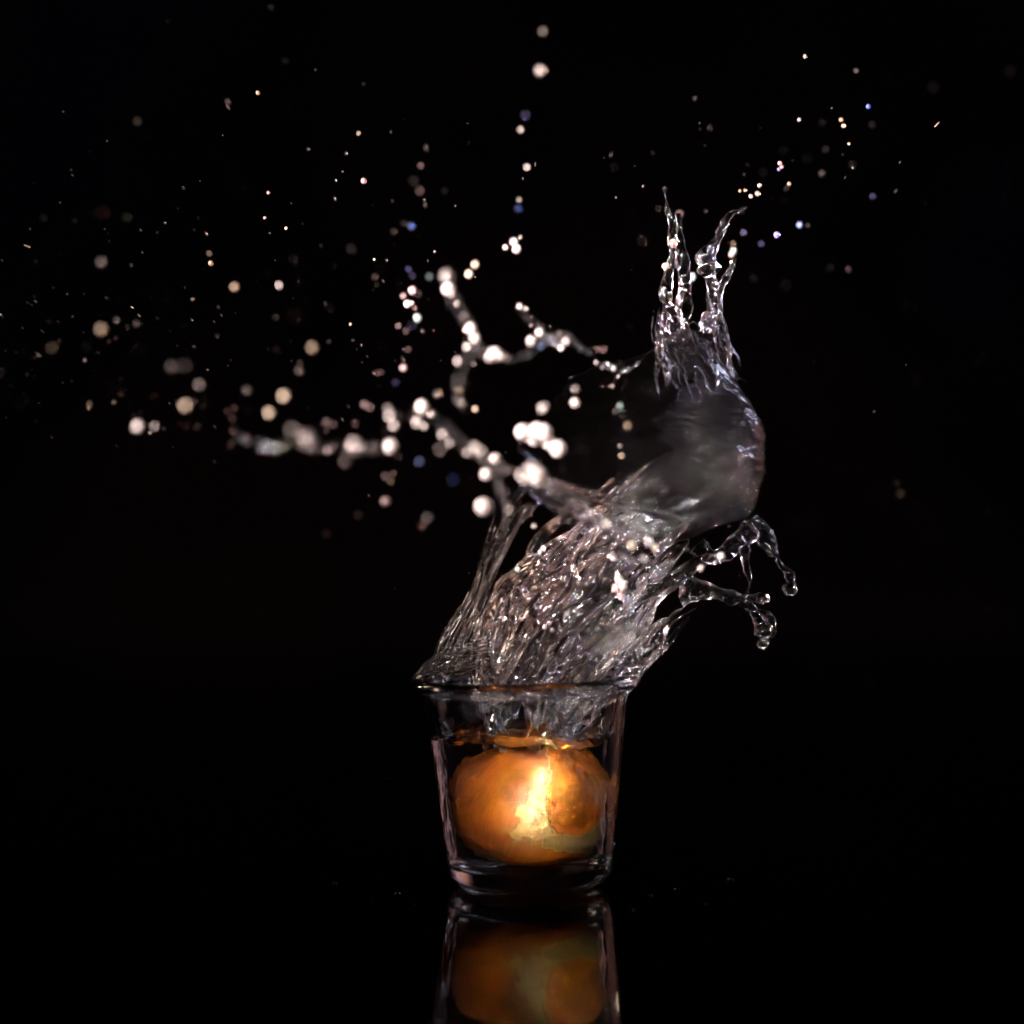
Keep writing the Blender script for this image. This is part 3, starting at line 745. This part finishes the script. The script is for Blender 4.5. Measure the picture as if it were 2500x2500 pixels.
region(850, 550, .3883, '''400 8 55 .45 b;288 40 30 .3 v;1045 105 70 .9;1062 150 65 1.2;990 140 50 .95;1085 75 40 .45;800 247 72 .6 a;762 308 68 .75 a;800 325 50 .2 b;513 322 60 .4 t;
620 320 130 .7;630 400 95 1.0;650 430 70 .7;690 495 65 .5;730 575 90 .3;772 650 92 .85;735 660 50 .5 a;800 710 95 .65;748 765 80 .55;690 855 90 .45;925 815 110 1.2;960 825 70 1.0;890 830 90 .7;1000 840 80 .35;790 870 60 .25;
380 275 45 .3 v;405 318 50 .28 v;405 410 50 .95 r;348 445 45 .6 r;375 495 55 1.2;400 490 40 .9;420 520 40 .4 r;440 430 60 .25 r;438 582 54 1.3 t;317 632 44 .45 r;365 665 45 .38 r;470 665 45 .2 r;400 630 70 .25 v;380 780 50 .35 r;345 840 45 .25 r;348 897 56 .75 r;
185 927 50 .3 r;210 925 45 .32 r;160 930 40 .18 r;300 990 60 .22 v;105 1127 66 .85 r;140 1145 66 .5 r;45 1247 70 .32 r;465 1140 105 .88;435 1240 100 .65;520 1185 75 .5;480 1265 80 .45;265 1200 110 .52;290 1260 100 .48;250 1150 90 .35;268 1390 112 .92;40 1390 150 1.0;90 1395 100 .75;150 1390 90 .28;
700 1040 80 .38 a;720 1120 80 .38;800 1155 65 .5 a;690 1110 90 .3;560 1060 80 .2;595 1315 100 .52;640 1370 90 .42;580 1410 120 .28;800 1400 110 .62;840 1430 110 .62;925 1467 92 .82;750 1430 90 .42;870 1565 100 .85;450 1485 80 .5 b;505 1497 18 .6;235 1578 68 .48 r;285 1560 50 .38 r;270 1610 70 .26 a;320 1455 60 .25 r;660 1600 100 .34 b;510 1615 28 .4 r;235 1735 75 .85 r;130 1700 22 .45 a;65 1822 75 .34 r;500 1840 110 .30;470 1890 80 .24 r;855 1768 122 5;
1100 1300 110 5;1190 1290 110 5;1230 1300 110 5;1175 1340 100 5;1320 1405 115 5;1260 1360 100 5;1160 1555 140 3;1200 1580 130 1.1;1250 1620 100 .65;1110 1600 100 .65;1430 1030 80 .4;1427 1115 85 .75;1225 1150 100 .6;1240 1140 90 .42;1380 1085 60 .2 b;1080 510 58 .75;1120 525 50 .42;1155 575 35 .3;1125 600 28 .4;1150 630 40 .35;1205 675 75 .7;1150 727 80 1.0;1210 760 60 .34 b;1270 635 50 .25;1370 730 75 .55;1340 770 65 .62;1330 680 60 .26;
1565 780 50 .34 r;1605 782 55 .34 r;1560 862 50 .52;1600 895 45 .32;1670 900 50 .42;1700 950 40 .42;1730 910 35 .3;1705 880 30 .3;1662 1012 50 .36;1710 1135 55 .48 t;1680 1170 60 .3;1760 1260 80 .38 a;1710 1390 50 .6;1720 1450 60 .42 a;1380 1808 44 .8 r;1365 1775 30 .5 r;1340 1772 8 .8 w f;1390 1860 40 .34 r;1325 1870 45 .34 a;1170 1890 55 .52;1620 1880 85 .6;1480 1740 100 .26;1010 1790 90 .42;1205 1740 40 .38 v;1155 1810 40 .3 v;545 165 24 .6;165 215 22 .7 a;170 325 50 .3 r;15 622 26 .8 a;20 150 25 .42 r;1775 637 8 .7 w f''')
region(200, 800, .3882, '''355 620 120 .95;345 560 60 .6 r;320 560 45 .7 r;370 535 45 .5 r;460 620 90 .55;430 662 36 .7 a;515 637 35 .7 r;390 690 40 .3 r;655 490 130 .62 a;712 465 52 .85 r;770 455 60 .3 r;762 495 50 .6 r;740 360 110 .34;790 265 45 .18;725 622 62 .92 r;665 600 45 .36 r;655 635 45 .42 r;620 605 45 .36 r;770 570 55 .2 r;
245 330 35 .36 r;243 385 40 .36 r;243 420 42 .5 r;205 470 50 .36 a;50 480 60 .36 a;45 505 40 .5 a;185 385 40 .2 r;450 430 50 .26 r;550 475 40 .3 b;915 525 55 .52 r;960 505 55 .46 r;945 570 60 .46 r;950 655 55 .46 r;1030 680 70 .42 r;945 725 60 .7 r;935 745 60 .42 r;1113 777 60 .46 r;1080 700 50 .26 r;1000 710 60 .3 v;1160 720 70 .32 r;1220 750 80 .38 r;1275 750 60 .42 r;1230 790 50 .26 r;
1180 537 115 .62 a;1272 430 125 .7 a;1325 640 140 .32;1415 700 170 .48;1420 700 60 .36 r;1550 770 90 .36;1590 750 60 .38 r;1540 595 70 .8 r;1585 610 60 .62 r;1540 650 50 .32 r;1640 580 50 .2 v;1720 605 65 .36 r;1660 840 120 .2;1740 1180 72 .36 r;1540 1297 72 .4 r;1450 125 110 .36 a;1375 222 50 .3 r;1370 270 90 .18;1040 395 95 .2;570 245 120 .2;350 130 130 .18 r;650 240 130 .14;
170 85 36 .46 r;215 65 34 .5 r;100 157 24 .6 r;20 205 40 .4;125 10 120 .36 a;90 290 170 .15 r;1320 210 12 .5;1555 88 25 .3;850 50 14 .45 r;570 753 16 .45 a s;220 745 70 .13 r;830 840 60 .16 r''')
region(0, 600, .3365, '''265 115 28 .55 r;238 135 26 .3 r;255 370 34 .65 r;205 415 26 .5 r;232 430 22 .5 r;260 405 28 .3 r;5 500 22 .7 t;18 522 18 .45 r;350 548 30 .52 r;372 557 24 .4 r;525 515 35 .25;165 597 25 .3;308 620 60 .2 r;428 690 38 .85 r;280 795 50 .42 a;238 810 40 .42 r;255 775 35 .3 a;175 750 25 .25;118 773 22 .2;195 937 38 1.2 t;243 952 40 .62 v;455 993 35 .22 b;5 915 30 .3 r;65 1088 40 .3 r;178 1090 36 .32 r;280 1140 40 .3 r;15 1140 30 .2;45 1248 32 .25 r s;257 1270 36 .36 r;375 1390 36 .2 r;192 1643 28 .5 w s;465 1860 50 .22 v;
490 350 36 .3 r;740 120 120 .2;955 140 40 .18;1205 300 40 .36;1340 305 12 .6 a f;1400 388 40 .42 a;778 380 34 .36;868 412 40 .22 r;960 447 26 .6 a s;1010 505 30 .5 w s;995 565 80 .22;850 540 80 .2;1143 525 20 .3 w s;1393 537 22 .4 w s;380 740 120 .16 a;1035 48 26 .4 a s;200 8 40 .3 a s''')
region(0, 0, .4296, '''955 120 30 .24 v;590 30 26 .2 w s;1540 43 14 .28;1718 208 34 .22 a s;1622 345 28 .3 b;1465 527 30 .6 a f;1295 580 26 .2 w s;1298 612 20 .2 w s;360 635 24 .2 w s;405 965 32 .26 a s;412 995 28 .2 v s;782 690 24 .16 w s;1752 847 24 .3 r;1045 1068 45 .18 a;575 1205 110 .2 r;530 1195 80 .15 r;710 1232 70 .24 t;1525 1095 24 .5 r f;1505 1238 24 .5 r f;1627 1297 18 .6 a f;1532 1325 16 .3;938 1267 28 .22;800 1308 24 .32 w s;170 1300 32 .32 a s;155 1398 42 .36 a s;1175 1330 30 .3 r;1190 1440 45 .3 a;1198 1495 40 .6 a f;1825 1395 14 .3;1665 1470 10 .22;1335 1630 75 .36 a;1588 1622 65 .6 w;1675 1795 110 .22 r;1850 1725 40 .2 r;1568 1805 18 .26 r;1260 1793 16 .4 a s;1238 1910 16 .42 r;1910 1025 45 .26 r;1905 1130 45 .22 r''')
region(830, 0, .4296, '''1155 178 80 .26;1140 400 90 .48;1145 405 50 .35;1055 655 65 .26 v;1028 737 58 .5;1065 950 58 .6;1110 935 40 .18 v;1040 1015 40 .24;1020 1135 50 .38;1015 1185 60 .24 b;107 758 36 .5 a;290 750 16 .5 a s;133 477 10 .42;37 872 25 .3 r;15 975 36 .22 r;135 1028 45 .48 r f;460 942 42 .36 r;490 840 30 .18;420 1028 36 .28 v;455 1085 60 .3 r;480 1135 45 .26 r;485 1165 50 .2 v;657 1170 45 .22 v;1502 897 10 .5 w f;1540 880 18 .42 w s;1560 950 16 .36 t f;1725 1057 16 .3 w s;1567 1122 16 .32;1810 1185 20 .36 w f;1845 1068 30 .3 w f;1720 1365 60 .16 r''')
region(1670, 0, .4296, '''688 320 30 .42 w f;978 402 42 .28;655 680 26 .52 w f;840 615 26 .32 v f;893 680 30 .42 a f;907 715 34 .85 a f;937 817 22 .8 a f;1048 605 36 .4 b f;1070 710 20 .28 w s;1438 708 42 .45 a s;805 850 32 .26 v;565 856 12 .7 a f;545 928 34 1.0 r f;556 948 30 .95 r f;540 962 30 .4 v f;450 978 18 .42 w f;700 900 18 .36 w s;960 938 22 .4 w s;785 985 55 .22;1228 922 20 .22;430 1055 36 .5 w f;318 1085 22 .75 a f;348 1082 22 .75 a f;380 1115 34 .65 w f;418 1100 36 .4 w f;598 1045 30 .45 a f;586 1066 24 .45 b f;1072 1115 40 .32 v;1205 1085 36 .2 v;1855 405 28 .26 w s;1415 495 30 .16 b;338 1322 40 .5 v;440 1385 40 .32 v;528 1335 50 .36 v f;658 1278 36 1.2 b;705 1280 30 .18 v;283 1425 40 1.2 t;270 1447 36 .8 r;280 1385 50 .25 a;45 1575 48 1.1 t;30 1590 40 .7 r;268 1490 18 .75 a f;200 1630 30 .85 t s;935 1530 42 .3 r;832 1515 12 .26;125 1200 22 .3 w f;330 1195 20 .5 a f''')
region(1350, 750, .3364, '''385 1575 100 .48 a;570 1730 85 .8 a;695 1700 85 .82;740 1745 80 .62 a;660 1825 85 .52;1278 1745 62 1.0 r;1220 1810 72 1.0;1175 1850 45 .6;1150 1805 50 .32;1075 1895 66 .92;1385 1675 40 .42 b;1420 1765 40 .48 b;1280 1590 50 .2;435 1790 50 2;425 1815 50 1.4 r;325 1850 50 .7 r''')
region(0, 0, 1.0, '''2200 1205 34 .16 a;2190 1180 30 .12 a;2135 1005 40 .10 a;945 1900 8 .4 w f;965 1437 6 .4 w f;785 1748 6 .4 w s;860 2020 6 .4 w f;1510 1412 30 2 w h;1520 1432 34 2 w h;1503 1436 26 2 r h;1516 1455 20 1 r h;1500 1362 20 2 r h;1488 1358 14 1 w h;1330 1530 14 1.2 w h;1342 1522 12 1.2 r h;1348 1538 12 1 w h;1285 1505 14 1 w h;1275 1512 10 .8 r h;1265 1392 16 1 t h;1325 1340 18 1 w h;1318 1348 12 .9 w h;1625 650 26 .9 r f;1643 592 22 .95 r f;1660 522 22 .45 r;1333 2156 5 .9 w f''')  # h rows are water glints, last row a glass glint, added as drops

def place_words(x, y):
    if y > 1400 and x < 1050: return 'left of the glass'
    if x > 2000 and y > 900: return 'in the dark right of the bell'
    if x > 1950: return 'at the upper right'
    if x > 1800 and y < 900: return 'right of the twin water spikes'
    if x > 1780: return 'under the right edge of the bell'
    if x > 1560 and y < 820: return 'around the twin water spikes'
    if x > 1420 and y > 1180: return 'over the leaning water column'
    if x > 1380 and y > 820: return 'inside the bell of water'
    if x > 1200 and y < 640: return 'in the rising line above the crown'
    if x > 1380: return 'between the rising line and the spikes'
    if x > 1060 and y < 960: return 'along the upper rim of the crown'
    if x > 1060 and y >= 960: return 'where the left arm leaves the splash'
    if x > 940 and y < 960: return 'in the upright chain left of the crown'
    if y > 1160: return 'below the splash\'s left arm'
    if y > 930 and x > 300: return 'along the splash\'s long left arm'
    if y > 930: return 'at the far left, level with the arm'
    if y > 600: return 'in the haze above the left arm'
    return 'in the sparse upper left'
TW = {'w': 'white', 'r': 'pinkish', 'a': 'amber', 'b': 'blue', 'v': 'violet', 't': 'pale green'}

INFO = []
kept = sorted(DROPS, key=lambda r: -r[2] * (r[3] ** 1.1))
print('droplets listed', len(DROPS))
for i, (x, y, d, b, t, fl) in enumerate(kept[:296]):
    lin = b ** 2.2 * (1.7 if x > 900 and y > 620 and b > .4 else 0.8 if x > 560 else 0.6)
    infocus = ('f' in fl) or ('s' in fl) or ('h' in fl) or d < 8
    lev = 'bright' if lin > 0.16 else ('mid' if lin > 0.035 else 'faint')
    L = LEV[lev][2]
    dmm = d / PXMM
    if infocus:
        dep = random.uniform(-12, 12)
        dia = dmm * (0.75 if d > 8 else 0.9)
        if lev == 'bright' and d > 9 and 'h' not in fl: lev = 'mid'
        if 'h' in fl: dep = -27 - (1 if x > 1450 else 0) * 3
    else:
        rat = min(math.sqrt(lin / L), 0.92 if b >= 2 else 0.80); lev_b = lin
        c = dmm * (1 - 0.55 * rat) * 0.98
        if t in 'rtvb' and c < 16: dep = (D0 / (1 - c / APER) - D0) * 1000
        else: dep = (D0 / (1 + c / APER) - D0) * 1000
        dia = dmm * rat
    dia = max(dia, 0.45) * (D0 * 1000 + dep) / (D0 * 1000)
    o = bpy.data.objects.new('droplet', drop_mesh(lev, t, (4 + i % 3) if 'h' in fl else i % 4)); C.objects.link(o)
    o.location = P(x, y, dep)
    s = dia * MM
    if 's' in fl:
        o.scale = (s * .28, s * .28, s * 1.3)
        o.rotation_euler = (0, math.atan2(x - 1290, 1700 - y) + random.uniform(-.2, .2) + (0.35 if x > 1400 else -0.35 if x < 500 else 0), 0)
    else:
        o.scale = (s * random.uniform(.94, 1.06), s, s * random.uniform(.96, 1.1))
        o.rotation_euler = (random.uniform(-.4, .4), random.uniform(-.6, .6), random.uniform(0, 6))
    if b >= 2: q = 'large glaring or added glint-like'  # covers blown-out drops and the brightest added glint lumps alike
    elif 's' in fl: q = 'thin streak-like'
    elif 'h' in fl: q = 'added glint-like'
    elif infocus: q = 'small sharp'
    elif d > 38: q = 'large blurred'
    else: q = 'small blurred'
    br = 'faint ' if lin < 0.06 else ''
    INFO.append([o, '%s %s%s droplet' % (q, br, TW[t]), place_words(x, y), x, y, d])

# labels: look, then where it flies; when a few alike share a place, their order in it tells them apart
ORD = ['', 'leftmost', 'second', 'third', 'fourth', 'fifth', 'sixth', 'seventh', 'eighth', 'ninth', 'tenth', 'eleventh', 'twelfth']
byl = {}
for r in INFO: byl.setdefault((r[1], r[2]), []).append(r)
for k_ in [k_ for k_ in byl if len(byl[k_]) > 12]:
    rows = sorted(byl.pop(k_), key=lambda r: r[3]); m_ = (len(rows) + 2) // 3
    for j, st in enumerate((', left stretch', ', middle stretch', ', right stretch')): byl[(k_[0], k_[1] + st)] = rows[j * m_:(j + 1) * m_]
for (look, where), rows in byl.items():
    rows.sort(key=lambda r: r[3])
    n = len(rows)
    for i, r in enumerate(rows):
        if n == 1: lab = '%s %s' % (look, where)
        elif n <= 12:
            lab = ('leftmost' if i == 0 else 'rightmost' if i == n - 1 else ORD[i + 1] + ' from left') + ' ' + look + ' ' + where
        else: lab = look + ' ' + where
        tag(r[0], lab, 'droplet', 'water droplets flung from the splash')

# tiny beads of water that cling to the outside of the glass
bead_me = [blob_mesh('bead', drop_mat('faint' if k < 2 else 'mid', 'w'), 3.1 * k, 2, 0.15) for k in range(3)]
rb = random.Random(21); BEADS = {}
for k in range(26):
    low = k < 16
    z = rb.uniform(5, 20) if low else rb.uniform(22, 70)
    az = math.radians(rb.choice([rb.uniform(-60, -12), rb.uniform(-60, -12), rb.uniform(-168, -120)]) if low else rb.choice([rb.uniform(-40, -2), rb.uniform(-178, -140)]))
    r = np.interp(z, [p_[1] for p_ in outer[6:58]], [p_[0] for p_ in outer[6:58]]) + 0.15
    o = bpy.data.objects.new('water_bead', bead_me[k % 3]); C.objects.link(o)
    v = Vector((r * math.cos(az), r * math.sin(az), z)) * MM
    o.location = Matrix.Rotation(TILT, 3, 'Y') @ v + glass_root.location
    q = rb.uniform(.35, .8) * MM
    o.scale = (q, q, q * rb.uniform(1.0, 2.2))
    BEADS.setdefault(('lower' if low else 'upper', 'right' if math.cos(az) > 0 else 'left'), []).append((-z, o))

for (hh, sd_), rows in BEADS.items():
    rows.sort(key=lambda r: r[0])
    for i, (_, o) in enumerate(rows):
        tag(o, '%s tiny water bead on the %s %s wall of the glass' % ('topmost' if i == 0 else ORD[i + 1] + ' from top', hh, sd_), 'water bead', 'water beads clinging to the glass')

# the finest spray, too small and too many to pick apart
ico = blob_mesh('spray_grain', None, 1, 1, 0.0)
gv = np.empty(len(ico.vertices) * 3, np.float32); ico.vertices.foreach_get('co', gv); gv = gv.reshape(-1, 3)
gf = np.array([list(p_.vertices) for p_ in ico.polygons]); bpy.data.meshes.remove(ico)
Vs, Fs = [], []
rr_ = random.Random(3)
pts = [(x, y, min(d, 9) / PXMM * .6) for (x, y, d, b, t, fl) in kept[296:]]
for k in range(170):
    side = rr_.random()
    if side < .62: x = rr_.uniform(0, 1150); y = 1000 - abs(rr_.gauss(0, 1)) * 330 + rr_.uniform(-120, 60)
    elif side < .8: x = rr_.gauss(1850, 190); y = rr_.gauss(480, 170)
    elif side < .9: x = rr_.gauss(1230, 120); y = rr_.gauss(1250, 160)
    else: x = rr_.gauss(1500, 160); y = rr_.gauss(1380, 110)
    pts.append((x, y, rr_.choice([.25, .3, .4, .5, .7])))
for i, (x, y, d) in enumerate(pts):
    dep = rr_.choice([rr_.uniform(-25, 25), rr_.uniform(-110, 140)])
    if x > 1400 and y > 1250: dep = rr_.uniform(-42, -30)
    c0 = np.array(P(x, y, dep)); a_ = math.atan2(x - 1290, 1700 - y)
    R_ = rotm('Y', math.degrees(a_)); st = rr_.choice([1, 1, 1.6, 2.4])
    Vs.append((gv * np.array([d / st ** .5, d / st ** .5, d * st]) * MM) @ R_.T + c0); Fs.append(gf + i * len(gv))
me = mesh_np('spray', np.concatenate(Vs), np.concatenate(Fs))
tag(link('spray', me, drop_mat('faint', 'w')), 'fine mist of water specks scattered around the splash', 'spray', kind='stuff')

# a few flat drops that have landed on the table round the foot of the glass
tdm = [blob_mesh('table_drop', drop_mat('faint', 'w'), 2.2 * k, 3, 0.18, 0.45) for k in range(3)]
spots = [(-52, -18, 2.0), (-61, -30, 1.3), (46, -22, 1.6), (57, -10, 2.2), (66, -38, 1.4), (-44, -40, 1.1), (12, -46, 1.2), (-78, 4, 1.7), (80, 12, 2.0), (38, -52, 1.0)]
spots.sort()
for i, (x, y, r) in enumerate(spots):
    o = bpy.data.objects.new('table_drop', tdm[i % 3]); C.objects.link(o)
    o.location = (x * MM, y * MM, r * .18 * MM); o.scale = (r * MM * 1.2, r * MM, r * MM); o.rotation_euler = (0, 0, i)
    tag(o, '%s flat drop of water lying on the black table by the glass' % ('leftmost' if i == 0 else 'rightmost' if i == len(spots) - 1 else ORD[i + 1] + ' from left'), 'water drop', 'drops on the table')
